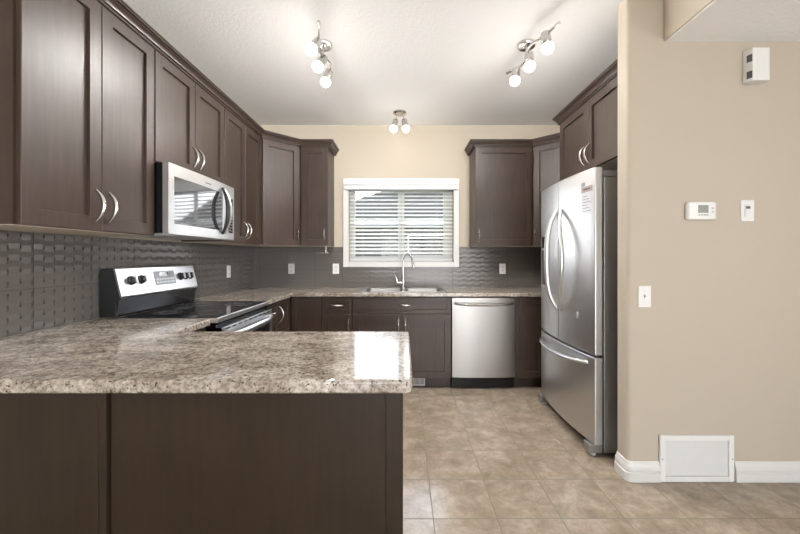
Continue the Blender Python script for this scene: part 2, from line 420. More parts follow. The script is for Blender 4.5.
struct(sweep('baseboard_right.001', [(1.842, PY0), (RW-.002, PY0)], bprof, M['white_trim'], -1))

# ---------------------------------------------------------------- kitchen window
GY = BY+.11
wf = MB()
def frame(mb, x0, x1, z0, z1, w, y0, y1, wr=None, wb_=None):
    wr = wr or w; wb_ = wb_ or w
    return mb.box(x0, x0+w, y0, y1, z0, z1).box(x1-wr, x1, y0, y1, z0, z1).box(x0+w, x1-wr, y0, y1, z1-w, z1).box(x0+w, x1-wr, y0, y1, z0, z0+wb_)
win = struct(frame(MB(), WX0+.002, WX1-.002, WZ0+.002, WZ1-.002, .035, BY+.10, BY+.148).build('window_1', M['white_vinyl'], bevel=.002))
frame(MB(), WX0+.037, -.035, WZ0+.037, WZ1-.037, .02, GY-.008, GY+.02, .035).build('window_sash', M['white_vinyl'], win)
frame(MB(), -.03, WX1-.037, WZ0+.037, WZ1-.037, .035, GY-.008, GY+.02, .065).build('window_sash', M['white_vinyl'], win)
MB().box(WX0+.057, -.07, GY, GY+.006, WZ0+.057, WZ1-.057).build('window_glass', M['glass'], win)
MB().box(.005, WX1-.102, GY, GY+.006, WZ0+.072, WZ1-.072).build('window_glass', M['glass'], win)
# casing and jamb liner
MB().box(CX0, WX0-.002, BY-.018, BY-.0005, CZ0, CZ1).box(WX1+.002, CX1, BY-.018, BY-.0005, CZ0, CZ1).box(WX0-.002, WX1+.002, BY-.018, BY-.0005, WZ1+.002, CZ1).box(WX0-.002, WX1+.002, BY-.018, BY-.0005, CZ0, WZ0-.002).build('window_casing', M['white_trim'], win, bevel=.003)
# blind: each slat tilts down towards the room
bl = thing('window_blind', 'white slatted horizontal blind lowered over the window above the sink', 'blind', (0, BY+.045, WZ0))
sl = MB(); zt = 1.985; pitch = .0425; nsl = 17; tilt = math.radians(27)
for i in range(nsl):
    z = zt - i*pitch - WZ0 - .01
    pts = []
    c, s_ = math.cos(tilt), math.sin(tilt)
    for k in range(5):
        u = -.025+.05*k/4; h = .0035*(1-(u/.025)**2)
        pts.append((u, h+.0013))
    pts += [(u, h-.0026) for u, h in pts[::-1]]
    sl.prism_x([(u*c - h*s_, z + u*s_ + h*c) for u, h in pts], WX0+.006, WX1-.006)
sl.build('slats', M['slat'], bl)
MB().box(WX0+.004, WX1-.004, -.028, .028, 1.995-WZ0, WZ1-WZ0-.003).build('headrail', M['white_vinyl'], bl)
MB().prism_x([(-.102, .862), (-.102, .846), (-.094, .838), (-.094, .812), (-.100, .805), (-.100, .795), (-.062, .795), (-.062, .862)], -.65, .588).build('valance', M['white_vinyl'], bl)
MB().box(WX0+.006, WX1-.006, -.026, .026, .012, .030).build('bottom_rail', M['white_vinyl'], bl, bevel=.003)
for x in (-.46, -.03, .37):
    MB().box(x-.001, x+.001, -.0295, -.0285, .03, .80).build('ladder_cord', M['white'], bl)
MB().tube([(-.55, -.034, .79), (-.55, -.036, .40)], .003, 8).build('tilt_wand', M['white'], bl)

# ---------------------------------------------------------------- outside: the house next door
hz = thing('neighbour_house', 'grey sided house with shingled hip roof seen through the blind', 'house', (0, 12, -.6))
HX0, HX1 = -3.3, 6.0
MB().box(HX0, HX1, 0, 8, 0, 2.95).build('wall', M['siding'], hz)
ov = .45; ex0, ex1, ey0, ey1, ez = HX0-ov, HX1+ov, -ov, 8+ov, 2.98
hh = .52*(ey1-ey0)/2; ym = (ey0+ey1)/2; dd = (ey1-ey0)/2
m_ = MB(); v = [m_.b.verts.new(p) for p in ((ex0, ey0, ez), (ex1, ey0, ez), (ex1, ey1, ez), (ex0, ey1, ez), (ex0+dd, ym, ez+hh), (ex1-dd, ym, ez+hh))]
for f in ((0, 1, 5, 4), (1, 2, 5), (2, 3, 4, 5), (3, 0, 4), (0, 3, 2, 1)): m_.b.faces.new([v[i] for i in f])
m_.build('roof', M['shingle'], hz, smooth=False)
MB().box(ex0, ex1, ey0-.04, ey0+.02, ez-.09, ez+.02).build('fascia', M['white_trim'], hz)
wz = frame(MB(), .12, 1.55, 1.45, 2.60, .045, -.05, .0).build('window', M['white_trim'], hz)
MB().box(.165, 1.505, -.02, -.005, 1.495, 2.555).build('pane', M['dark_pane'], wz)
struct(MB().box(-20, 25, BY+.2, 40, -.75, -.6).build('ground_outside', M['ground']))

# ---------------------------------------------------------------- cabinets
def shaker(x0, x1, z0, z1, st=.06, y0=-.02, y1=-.001):
    """framed door front: outer edge, flat frame, small chamfer, recessed panel"""
    mb = MB(); d = .013; c = .002; e = .002
    def R(i, y): return [(x0+i, y, z0+i), (x1-i, y, z0+i), (x1-i, y, z1-i), (x0+i, y, z1-i)]
    return mb.rings([R(0, y1), R(0, y0+e), R(e, y0), R(st, y0), R(st+c, y0+d), R(st+c+.001, y0+d)])
def pull(x, z, vert=True, L=.135, y=-.02, out=.034, parent=None):
    pts = []; rad = []
    n = 14
    for i in range(n+1):
        t = i/n*2-1
        o = out*(1-abs(t)**2.2)
        p = (x, y-.002-o, z+t*L/2) if vert else (x+t*L/2, y-.002-o, z)
        pts.append(p); rad.append(.0042+.0036*(1-t*t))
    mb = MB().tube(pts, rad, 10, (1, 1.25))
    for t in (-1, 1):
        c = (x, 0, z+t*L/2) if vert else (x+t*L/2, 0, z)
        mb.tube([(c[0], y, c[2]), (c[0], y-.006, c[2])], [.0055, .0045], 10)
    return mb.build('handle', M['nickel'], parent)
def cab_door(t, x0, x1, z0, z1, hx=None, hz=None, st=.06, name='door', vert=True, handle=True):
    d = shaker(x0, x1, z0, z1, st).build(name, M['wood'], t)
    if handle: pull(hx, hz, vert, parent=d)
    return d
UZ0, UZ1, UT = 1.362, 2.374, 2.40
HZ = 1.475
def upper(label, loc, rz, w, depth, doors, z0=UZ0, poly=None, cat='cabinet'):
    t = thing('wall_cabinet', label, cat, (loc[0], loc[1], z0), rz, 'dark maple wall cabinets')
    mb = MB()
    if poly: mb.prism(poly, .003, UT-z0)
    else: mb.box(0, w, 0, depth, .003, UT-z0)
    mb.build('carcass', M['wood'], t)
    mb = MB()
    if poly:
        mb.prism(poly, 0, .0028)
    else: mb.box(.001, w-.001, .001, depth, 0, .0028)
    mb.build('underside_panel', M['wood_in'], t)
    for (x0, x1, side) in doors:
        hx = x1-.032 if side == 'R' else x0+.032
        cab_door(t, x0, x1, .004, UZ1-z0, hx, HZ-UZ0+(.0 if z0 == UZ0 else .002))
    return t
CF = -1.365                      # carcass front of the left run
dep = abs(LX-CF)-.002
g2 = .0015
def pair(w, m=0.004): return [(m, w/2-g2, 'R'), (w/2+g2, w-m, 'L')]
upper('large double-door dark maple wall cabinet nearest the camera, left of the microwave', (CF, 1.262, 0), PI/2, .692, dep, [(.010, .349, 'R'), (.352, .690, 'L')])
upper('short two-door dark maple wall cabinet directly above the microwave', (CF, 1.956, 0), PI/2, .758, dep, [(.004, .376, 'R'), (.379, .755, 'L')], z0=1.768)
upper('narrow double-door dark maple wall cabinet between microwave and left corner cabinet', (CF, 2.716, 0), PI/2, .702, dep, [(.004, .350, 'R'), (.353, .690, 'L')])
# diagonal corner cabinet, left
def diag(label, A, B, wallpts, side):
    """A, B: carcass front corners (left, right as you face it)"""
    A, B = Vector(A), Vector(B); ang = math.atan2(B.y-A.y, B.x-A.x); w = (B-A).length
    R = Matrix.Rotation(-ang, 2)
    poly = [R @ (Vector(p)-A) for p in wallpts]
    poly = [(p.x, p.y) for p in poly]
    return upper(label, (A.x, A.y, 0), ang, w, 0, [(.022, w-.022, side)], poly=poly)
diag('diagonal single-door corner cabinet in the left back corner, pale reflection on its door', (-1.365, 3.420), (-1.065, 3.720),
     [(-1.365, 3.420), (-1.065, 3.720), (-1.065, BY-.002), (LX+.002, BY-.002), (LX+.002, 3.420)], 'R')
upper('slim single-door dark maple wall cabinet just left of the window', (-1.063, 3.72, 0), 0, .285, BY-3.722, [(.012, .283, 'R')])
upper('wide single-door dark maple wall cabinet just right of the window', (.729, 3.72, 0), 0, .590, BY-3.722, [(.004, .578, 'L')])
diag('diagonal corner cabinet in the right back corner, half hidden by the refrigerator', (1.321, 3.720), (1.621, 3.420),
     [(1.321, 3.720), (1.621, 3.420), (RX-.002, 3.420), (RX-.002, BY-.002), (1.321, BY-.002)], 'L')
upper('two-door dark maple cabinet mounted above the refrigerator', (1.34, 3.07, 0), -PI/2, .92, RX-1.342, [(.004, .461, 'R'), (.464, .916, 'L')], z0=1.872)

# crown mouldings
cprof = [(.0005, 2.376), (.026, 2.376), (.026, 2.386), (.022, 2.387), (.022, 2.390), (.031, 2.392), (.033, 2.400), (.038, 2.410), (.047, 2.418), (.044, 2.420), (.044, 2.424), (.054, 2.426), (.054, 2.434), (.058, 2.436), (.058, 2.443), (.0005, 2.443)]
s2 = .0
o = sweep('crown_moulding', [(LX+.003, 1.262), (-1.365, 1.262), (-1.365, 3.420), (-1.065, 3.720), (-.778, 3.720), (-.778, BY-.002)], cprof, M['wood'], -1)
tag(o, 'long dark crown moulding running along the left and corner wall cabinets', 'moulding')
o = sweep('crown_moulding', [(.729, BY-.002), (.729, 3.720), (1.321, 3.720), (1.621, 3.420), (1.90, 3.420)], cprof, M['wood'], -1)
tag(o, 'dark crown moulding on the cabinets right of the window', 'moulding')
o = sweep('crown_moulding', [(1.92, 3.07), (1.34, 3.07), (1.34, 2.15)], cprof, M['wood'], -1)
tag(o, 'dark crown moulding on top of the cabinet above the refrigerator', 'moulding')

# base cabinets
BZ = .874
def base(label, loc, rz, w, depth, fronts, toe=True, poly=None, carcass=True):
    t = thing('base_cabinet', label, 'cabinet', (loc[0], loc[1], 0), rz, 'dark maple base cabinets')
    mb = MB()
    if poly: mb.prism(poly, .1, BZ)
    else: mb.box(0, w, 0, depth, .1, BZ)
    mb.build('carcass', M['wood'], t)
    if toe:
        MB().box(0, w, .06, .075, .001, .0995).build('toe_kick', M['wood'], t)
    for f in fronts:
        kind, x0, x1, z0, z1 = f[:5]
        if kind == 'drawer':
            cab_door(t, x0, x1, z0, z1, (x0+x1)/2, (z0+z1)/2+.004, st=.036, name='drawer', vert=False)
        elif kind == 'false': cab_door(t, x0, x1, z0, z1, (x0+x1)/2, (z0+z1)/2+.004, st=.036, name='drawer_front', vert=False)
        else:
            hx = {'R': x1-.03, 'L': x0+.03, 'N': None}[f[5]]
            cab_door(t, x0, x1, z0, z1, hx, z1-.105, handle=f[5] != 'N')
    return t
FY = 3.43; bd = BY-.012-FY       # back run carcass front
LFX = -1.09; ld = abs(LX-LFX)-.012
# left run, between range and corner
base('narrow three-drawer dark base cabinet beside the far side of the range', (LFX, 2.74, 0), PI/2, .318, ld,
     [('drawer', .004, .314, .716, .866), ('drawer', .004, .314, .42, .712), ('drawer', .004, .314, .108, .416)])
base('corner base cabinet whose dark doors meet in the left back corner', (LFX, 3.060, 0), PI/2, .37, ld,
     [('door', .004, .345, .108, .866, 'L')])
base('plain single-panel dark base cabinet at the left end of the back run', (LFX+.001, FY, 0), 0, .311, bd, [('door', .030, .309, .108, .866, 'N')])
base('dark base cabinet with one drawer over one door left of the sink', (-.777, FY, 0), 0, .290, bd, [('drawer', .003, .287, .716, .866), ('door', .003, .287, .108, .712, 'R')])
sinkcab = thing('base_cabinet', 'wide dark sink base cabinet with false drawer front under the double sink', 'cabinet', (-.486, FY, 0), 0, 'dark maple base cabinets')
MB().box(0, .932, 0, .02, .1, BZ).box(0, .018, .02, bd, .1, BZ).box(.914, .932, .02, bd, .1, BZ).box(.018, .914, .02, bd, .1, .118).build('carcass', M['wood'], sinkcab)
MB().box(0, .932, .06, .075, .001, .0995).build('toe_kick', M['wood'], sinkcab)
cab_door(sinkcab, .003, .929, .716, .866, .50, .797, st=.036, name='drawer_front', vert=False)
cab_door(sinkcab, .003, .466, .108, .712, .436, .607); cab_door(sinkcab, .469, .929, .108, .712, .499, .607)
base('narrow dark base cabinet between dishwasher and refrigerator', (1.052, FY, 0), 0, .30, bd, [('door', .035, .285, .108, .866, 'N')])
base('dark corner base cabinet behind the refrigerator', (1.37, FY, 0), -PI/2, .25, RX-1.382, [('door', .004, .24, .108, .866, 'N')])
# left run, near side of range and the peninsula
base('small dark base cabinet between peninsula and near side of the range', (LFX, 1.62, 0), PI/2, .346, ld,
     [('drawer', .05, .342, .716, .866), ('door', .05, .342, .108, .712, 'R')])
pen = thing('peninsula_cabinet', 'long dark maple peninsula base with flat back panels facing the camera', 'cabinet', (LX+.002, 1.03, 0))
pw = -.004-(LX+.002)
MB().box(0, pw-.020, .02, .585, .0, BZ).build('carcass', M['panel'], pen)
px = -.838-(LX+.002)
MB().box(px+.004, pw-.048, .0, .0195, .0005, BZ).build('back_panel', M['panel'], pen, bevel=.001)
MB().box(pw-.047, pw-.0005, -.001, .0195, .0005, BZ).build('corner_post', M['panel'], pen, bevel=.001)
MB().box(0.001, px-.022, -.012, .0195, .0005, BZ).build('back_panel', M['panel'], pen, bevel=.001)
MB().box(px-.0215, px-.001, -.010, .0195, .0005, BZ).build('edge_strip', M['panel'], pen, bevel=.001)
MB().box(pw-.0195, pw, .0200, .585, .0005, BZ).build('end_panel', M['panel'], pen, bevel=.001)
for i in range(2):
    x0 = .63+i*.50
    d = MB().rings([[(x0+k, y, .108+k), (x0+.49-k, y, .108+k), (x0+.49-k, y, .866-k), (x0+k, y, .866-k)] for k, y in ((0, .587), (0, .605), (.06, .605), (.064, .598))]).build('door', M['wood'], pen)

# ---------------------------------------------------------------- worktops
WT0, WT1 = .876, .914
poly = [(LX+.009, .985)]
cx, cy, r = .024-.025, .985+.025, .025
poly += [(cx+r*math.cos(a), cy+r*math.sin(a)) for a in [(-PI/2+PI/2*i/5) for i in range(6)]]
cy = 1.640-.02; cx = .024-.02; r = .02
poly += [(cx+r*math.cos(a), cy+r*math.sin(a)) for a in [(PI/2*i/5) for i in range(6)]]
poly += [(-1.05, 1.640), (-1.05, 1.969), (LX+.009, 1.969)]
o = MB().prism(poly, WT0, WT1).build('worktop', M['laminate'], bevel=.009, seg=4)
tag(o, 'L-shaped speckled beige laminate worktop on the peninsula, in the foreground', 'countertop')
SX0, SX1, SY0, SY1 = -.40, .395, 3.475, 3.885
outer = [(LX+.009, 2.737), (-1.05, 2.737), (-1.05, 3.39), (1.32, 3.39), (1.32, 3.165), (RX-.002, 3.165), (RX-.002, BY-.009), (LX+.009, BY-.009)]
o = MB().holed(outer, [[(SX0, SY0), (SX1, SY0), (SX1, SY1), (SX0, SY1)]], WT0, WT1).build('worktop', M['laminate'], bevel=.007, seg=3)
tag(o, 'L-shaped speckled beige laminate worktop along the back wall, holding the sink', 'countertop')

# ---------------------------------------------------------------- sink and tap
sk = thing('kitchen_sink', 'double-bowl stainless drop-in sink under the window', 'sink', (0, 3.68, WT1))
b1 = (-.375, -.015, -.19, .14); b2 = (.015, .37, -.19, .14)
hol = [rrect(*b, .04)[::-1] for b in (b1, b2)]
MB().holed(rrect(-.418, .411, -.225, .222, .03), hol, .0005, .005).build('rim', M['steel_h'], sk, bevel=.0015)
for (x0, x1, y0, y1) in (b1, b2):
    rr = [[(x, y, z) for x, y in rrect(x0+i, x1-i, y0+i, y1-i, max(.01, .04-i/2))] for i, z in ((0, .003), (.003, -.01), (.012, -.155), (.03, -.17), (.12, -.175))]
    bw = MB(); bw.rings(rr, cap=False); bw.b.faces.new(list(bw.b.verts)[-len(rr[0]):])
    bo = bw.build('bowl', M['steel_h'], sk)
    MB().lathe([(.0, -.1745), (.042, -.1745), (.040, -.172), (.012, -.1735), (0.001, -.1735)], ((x0+x1)/2, (y0+y1)/2, 0)).build('drain', M['chrome'], bo)
tp = thing('kitchen_tap', 'tall chrome gooseneck tap with side lever behind the sink', 'faucet', (-.008, 3.872, WT1+.005))
MB().lathe([(.001, .0005), (.028, .0005), (.028, .006), (.024, .012), (.019, .03), (.018, .09), (.015, .11), (.0125, .115), (.001, .115)]).build('base', M['chrome'], tp)
pts = [(0, 0, .11), (0, 0, .28)]
R_ = .062; ux, uy = .78, -.62
for i in range(1, 15):
    a = PI*i/14*.94
    o_ = R_*(1-math.cos(a)); pts.append((o_*ux, o_*uy, .28+R_*1.35*math.sin(a)))
MB().tube(pts, [.0125]*2+[.0115]*14, 14).build('spout', M['chrome'], tp)
e = Vector(pts[-1]); d = (Vector(pts[-1])-Vector(pts[-2])).normalized()
MB().tube([e-d*.002, e+d*.03, e+d*.075, e+d*.085], [.0125, .015, .017, .012], 16).build('spray_head', M['chrome'], tp)
lv = MB().tube([(-.012, 0, .055), (-.062, 0, .058)], [.016, .015], 14).sphere((-.064, 0, .06), .0165, 14, 10).build('lever_hub', M['chrome'], tp)
MB().tube([(-.064, -.002, .068), (-.072, -.004, .10), (-.086, -.008, .135), (-.098, -.012, .147)], [.006, .005, .0055, .007], 10).build('lever', M['chrome'], lv)

# ---------------------------------------------------------------- range
rg = thing('range', 'stainless and black electric range with smooth glass cooktop, between the left worktops', 'stove', (-1.03, 1.9755, 0), PI/2)
w = .756
MB().box(.004, w-.004, 0, .622, .03, .888).build('body', M['black'], rg)
MB().box(0, w, -.012, .53, .889, .9155).build('cooktop_frame', M['steel_light'], rg, bevel=.003)
ct = MB().box(.006, w-.006, -.004, .525, .914, .9185).build('cooktop_glass', M['glass_top'], rg, bevel=.001)
def ring(c, r0, r1, z):
    return MB().lathe([(r0, z), (r0, z+.0003), (r1, z+.0003), (r1, z)], (c[0], c[1], 0), n=40)
for cx, cy, rr_ in ((.19, .13, .10), (.56, .13, .085), (.19, .38, .075), (.56, .38, .105), (.375, .40, .05)):
    mb = MB()
    for q in (1, .62):
        R0 = [[(cx+rad*math.cos(2*PI*k/40), cy+rad*math.sin(2*PI*k/40), zz) for k in range(40)] for rad, zz in ((rr_*q, .9186), (rr_*q, .919), (rr_*q-.003, .919), (rr_*q-.003, .9186))]
        mb.rings(R0, cap=False)
    mb.build('burner_mark', M['ring'], ct)
# back console
MB().prism_x([(.525, 1.020), (.518, 1.032), (.556, 1.186), (.566, 1.19), (.626, 1.185), (.632, 1.17), (.632, 1.020)], .012, w-.012).build('console', M['steel_light'], rg, bevel=.003)
for x0, x1 in ((.0, .0118), (w-.0118, w)):
    MB().prism_x([(.52, 1.022), (.522, 1.034), (.558, 1.186), (.568, 1.189), (.626, 1.186), (.632, 1.17), (.632, .92), (.545, .92), (.545, 1.0)], x0, x1).build('console_end_cap', M['black_plastic'], rg)
MB().prism_x([(.548, .920), (.535, 1.018), (.625, 1.018), (.625, .92)], .012, w-.012).build('console_riser', M['black'], rg)
def on_console(x, f): # point on sloping face, f 0 bottom .. 1 top
    return Vector((x, .518+.038*f, 1.032+.154*f))
nrm = Vector((0, -.154, .038)).normalized()
q = nrm.to_track_quat('Z', 'Y').to_matrix().to_4x4()
ds = MB().box(-.0985, .0985, -.045, .045, 0, .003).xf(Matrix.Translation(on_console(.40, .54)) @ q).build('display_panel', M['display'], rg)
mb = MB()
MB().box(-.052, .040, .012, .036, .003, .0036).xf(Matrix.Translation(on_console(.40, .54)) @ q).build('clock_window', M['mirror_glass'], ds)
for i in range(7):
    for j in range(2): mb.box(-.088+i*.026, -.070+i*.026, -.034+j*.020, -.022+j*.020, .003, .0036)
mb.xf(Matrix.Translation(on_console(.40, .54)) @ q).build('touch_keys', M['paper'], ds)
for x in (.105, .185, .562, .618, .674):
    kb = MB().lathe([(.001, .0), (.027, .0), (.026, .008), (.021, .010), (.020, .026), (.018, .029), (.001, .029)], n=24).xf(Matrix.Translation(on_console(x, .54)) @ q).build('knob', M['black_plastic'], rg)
    MB().box(-.004, .004, -.019, .019, .029, .036).xf(Matrix.Translation(on_console(x, .54)) @ q).build('knob_grip', M['steel_light'], kb)
# oven front
dr = MB().box(.004, w-.004, -.030, -.001, .235, .862).build('oven_door', M['black'], rg, bevel=.003)
MB().box(.006, w-.006, -.036, -.0305, .80, .860).build('door_trim', M['steel_light'], dr, bevel=.002)
for i in range(9): MB().box(.05+i*.075, .05+i*.075+.045, -.0368, -.0362, .846, .852).build('vent_slot', M['black'], dr)
MB().box(.10, w-.10, -.0325, -.0305, .36, .70).build('oven_window', M['mirror_glass'], dr)
for x0 in (.006, w-.036): MB().box(x0, x0+.03, -.036, -.0305, .238, .798).build('door_side_trim', M['steel'], dr)
pts = []; rad = []
for i in range(17):
    t = i/8-1; pts.append((w/2+t*.345, -.040-.042*(1-abs(t)**3), .806)); rad.append(.013+.004*(1-t*t))
MB().tube(pts, rad, 14, (.8, 1.2)).build('handle', M['steel_light'], dr)
sd = MB().box(.004, w-.004, -.030, -.001, .07, .228).build('storage_drawer', M['steel'], rg, bevel=.003)
MB().box(.02, w-.02, .04, .055, .001, .065).build('kick_plate', M['black_plastic'], rg)
for x in (.05, w-.05):
    for y in (.10, .56): MB().lathe([(.001, .001), (.018, .001), (.018, .01), (.01, .012), (.01, .031), (.001, .031)], (x, y, 0), n=14).build('foot', M['black_plastic'], rg)

# ---------------------------------------------------------------- microwave
mw = thing('microwave', 'stainless over-the-range microwave hanging above the stove', 'microwave', (-1.262, 1.958, 1.376), PI/2)
w = .754; H = .388
MB().box(.003, w-.003, .045, .405, .004, H-.001).build('housing', M['black'], mw, bevel=.002)
MB().box(.01, w-.01, .05, .40, 0, .0038).build('underside_plate', M['steel'], mw)
MB().box(.10, .18, .09, .16, -.002, -.0002).build('surface_light', M['white'], mw)
fd = MB()
# front: gently convex, window opening left, thin control strip right
fx = [0, .04, .56, .60, w]
def cy_(x): return .012*((x-w/2)/(w/2))**2
zs = [0, .062, .318, H]
def slab(x0, x1, z0, z1, n=6, y1=.044):
    mb = MB(); a = []
    top = [(x0+(x1-x0)*i/n) for i in range(n+1)]
    p = [(x, cy_(x)) for x in top] + [(x1, y1), (x0, y1)]
    return mb.prism(p, z0, z1)
d = slab(0, .045, 0, H).build('door', M['steel_light'], mw)
for args in ((.045, .575, 0, .058), (.045, .575, .322, H), (.575, w, 0, H)):
    slab(*args).build('door_frame', M['steel_light'], d)
mb = MB(); mb.prism([(x, cy_(x)+.003) for x in [.045+.53*i/8 for i in range(9)]]+[(.575, .04), (.045, .04)], .058, .322); mb.build('window', M['mirror_glass'], d)
mb = MB(); mb.prism([(x, cy_(x)-.0008) for x in [.655+.075*i/3 for i in range(4)]]+[(.73, .01), (.655, .01)], .05, .30); cp = mb.build('control_panel', M['black'], mw)
mb = MB()
for j in range(9):
    for i in range(3): mb.box(.662+i*.022, .676+i*.022, cy_(.69)-.0022, cy_(.69)+.0015, .062+j*.022, .070+j*.022)
mb.build('keys', M['display'], cp)
pts = []; rad = []
for i in range(19):
    t = i/9-1; pts.append((.575-.012*(1-t*t), -.006-.046*(1-abs(t)**2.2), .194+t*.160)); rad.append(.007+.007*(1-t*t))
hd = MB().tube(pts, rad, 14, (1.2, .8)).build('handle', M['steel'], d)
hd2 = MB().tube([(p[0]-.018, p[1]+.006, p[2]) for p in pts], [q*1.05 for q in rad], 12).build('handle_inset', M['black_plastic'], hd)
MB().box(.345, .41, cy_(.38)-.0006, cy_(.38)+.001, .345, .3505).build('badge', M['ink'], d)

# ---------------------------------------------------------------- refrigerator
fr = thing('refrigerator', 'tall stainless french-door refrigerator with bottom freezer, at the right', 'refrigerator', (1.235, 3.135, 0), -PI/2)
w = .885   # local x runs towards the camera
MB().box(.004, w-.004, .010, .665, .028, 1.752).build('body', M['fridge_side'], fr, bevel=.006)
def bow(x, base=.048, b=.036):  # door front, local y negative outwards
    t = (x-w/2)/(w/2); return -(base + b*(1-t*t))
def door(x0, x1, z0, z1, name, n=10):
    p = [(x0+(x1-x0)*i/n, bow(x0+(x1-x0)*i/n)) for i in range(n+1)]
    return MB().prism([(x0, .002)]+p+[(x1, .002)], z0, z1).build(name, M['steel'], fr, bevel=.007, seg=3)
df = door(0.0, w/2-.003, .635, 1.812, 'door'); dn = door(w/2+.003, w, .635, 1.812, 'door'); dz = door(0, w, .078, .622, 'freezer_drawer', 18)
MB().box(.03, w-.03, .02, .60, .006, .0275).build('base_grille', M['dark_grey'], fr)
for x in (.012, w-.085):
    f = MB().box(x, x+.073, -.080, .0095, .020, .0765).build('front_foot_cover', M['fridge_side'], fr, bevel=.008)
    MB().lathe([(.001, 0.0005), (.02, 0.0005), (.02, .012), (.012, .014), (.012, .024), (.001, .024)], (x+.036, -.04, 0), n=16).build('levelling_foot', M['white'], f)
for x in (.01, w-.09): MB().box(x, x+.08, -.02, .12, 1.753, 1.792).build('hinge_cover', M['fridge_side'], fr, bevel=.008)
MB().box(.1, w-.1, .125, .62, 1.753, 1.760).build('top_panel', M['dark_grey'], fr)
def fhandle(x_end, x_mid, z0, z1, par):
    pts = []; rad = []
    for i in range(25):
        t = i/12-1; x = x_end+(x_mid-x_end)*(1-t*t)
        y = bow(x_end) + .004 - .062*(1-abs(t)**4); pts.append((x, y, (z0+z1)/2+t*(z1-z0)/2)); rad.append(.010+.006*(1-t*t))
    return MB().tube(pts, rad, 14, (.9, 1.2)).build('handle', M['steel_light'], par)
fhandle(w/2+.045, w/2+.185, .86, 1.60, dn); fhandle(w/2-.040, w/2-.085, .86, 1.60, df)
pts = []; rad = []
for i in range(25):
    t = i/12-1; x = w/2+t*.37; pts.append((x, bow(x)+.004-.055*(1-abs(t)**5), .575-.018*(1-t*t))); rad.append(.011+.004*(1-t*t))
MB().tube(pts, rad, 14, (1.2, .9)).build('handle', M['steel_light'], dz)
# water dispenser in the far door
def on_bow(x0, x1, z0, z1, lift, name, mat, par, thick=.002):
    xs = [x0+(x1-x0)*k/4 for k in range(5)]
    return MB().prism([(x, bow(x)-lift-thick) for x in xs]+[(x, bow(x)-lift) for x in xs[::-1]], z0, z1).build(name, mat, par)
dp = on_bow(.045, .215, 1.00, 1.43, -.004, 'water_dispenser', M['steel_light'], df, .007)
on_bow(.055, .205, 1.325, 1.42, .0032, 'dispenser_panel', M['black'], dp)
on_bow(.055, .205, 1.02, 1.305, .0032, 'dispenser_niche', M['dark_grey'], dp)
on_bow(.10, .16, 1.20, 1.29, .0055, 'dispenser_paddle', M['black_plastic'], dp, .008)
# papers stuck on the near door
yb = lambda x: bow(x)
def sticker(x0, x1, z0, z1, name, mat, par, lift=.0012):
    return MB().prism([(x0, yb(x0)-lift), ((x0+x1)/2, yb((x0+x1)/2)-lift), (x1, yb(x1)-lift), (x1, yb(x1)+.0004), ((x0+x1)/2, yb((x0+x1)/2)+.0004), (x0, yb(x0)+.0004)], z0, z1).build(name, mat, par)
lb = sticker(.752, .862, 1.527, 1.665, 'energy_label', M['paper'], dn)
tag_ = sticker(.752, .862, 1.668, 1.705, 'label_header', M['paper_red'], lb, .0016)
sticker(.752, .790, 1.708, 1.735, 'label_tab', M['display'], lb)
mb = MB()
for j in range(6):
    x0, x1, z0 = .764, .85-.02*(j % 3), 1.545+j*.019
    mb.prism([(x0, yb(x0)-.0018), (x1, yb(x1)-.0018), (x1, yb(x1)-.0010), (x0, yb(x0)-.0010)], z0, z0+.003)
mb.prism([(.775, yb(.775)-.0020), (.84, yb(.84)-.0020), (.84, yb(.84)-.001), (.775, yb(.775)-.001)], 1.682, 1.692)
mb.build('label_print', M['ink'], lb)
sx, sz = .70, .862
st_ = MB().lathe([(.001, 0), (.022, 0), (.022, .0015), (.001, .0015)], n=24).xf(Matrix.Translation((sx, yb(sx)+.0002, sz)) @ Matrix.Rotation(PI/2+.0, 4, 'X') ).build('round_sticker', M['paper'], dn)
MB().lathe([(.010, 0), (.010, .0022), (.015, .0022), (.015, 0)], n=20).xf(Matrix.Translation((sx, yb(sx)+.0002, sz)) @ Matrix.Rotation(PI/2, 4, 'X')).build('sticker_mark', M['ink'], st_)

# ---------------------------------------------------------------- dishwasher
dw = thing('dishwasher', 'stainless built-in dishwasher with bar handle, right of the sink cabinet', 'dishwasher', (.4515, FY, 0))
w = .594
MB().box(.004, w-.004, .001, bd-.01, .02, .868).build('tub', M['black'], dw)
n = 14
prof = [(x, -.022-.018*(1-abs((x-w/2)/(w/2))**2.5)) for x in [w*i/n for i in range(n+1)]]
d = MB().prism([(0, 0)]+prof+[(w, 0)], .118, .866).build('door', M['steel_h'], dw, bevel=.003)
MB().box(.0, w, -.001, .0005, .104, .117).build('door_gasket', M['black_plastic'], dw)
MB().box(.004, w-.004, .05, .06, .001, .100).build('toe_kick', M['black_plastic'], dw)
pts = []; rad = []
for i in range(17):
    t = i/8-1; pts.append((w/2+t*.268, -.036-.044*(1-abs(t)**6), .815-.010*(1-t*t))); rad.append(.0165)
MB().tube(pts, rad, 14, (1.2, .8)).build('handle', M['steel_h'], d)

# ---------------------------------------------------------------- small fittings
# register in the toe kick
tr = thing('floor_register', 'small white louvred register set in the toe kick below the sink', 'vent', (-.02, FY+.059, .012))
frame(MB(), 0, .222, 0, .076, .010, -.005, -.0005).build('frame', M['white_trim'], tr)
mb = MB()
for i in range(17): mb.box(.014+i*.0117, .019+i*.0117, -.004, -.001, .0105, .0655)
mb.build('louvres', M['white_trim'], tr)
MB().box(.0105, .2115, -.0009, -.0004, .0105, .0655).build('backing', M['slot'], tr)

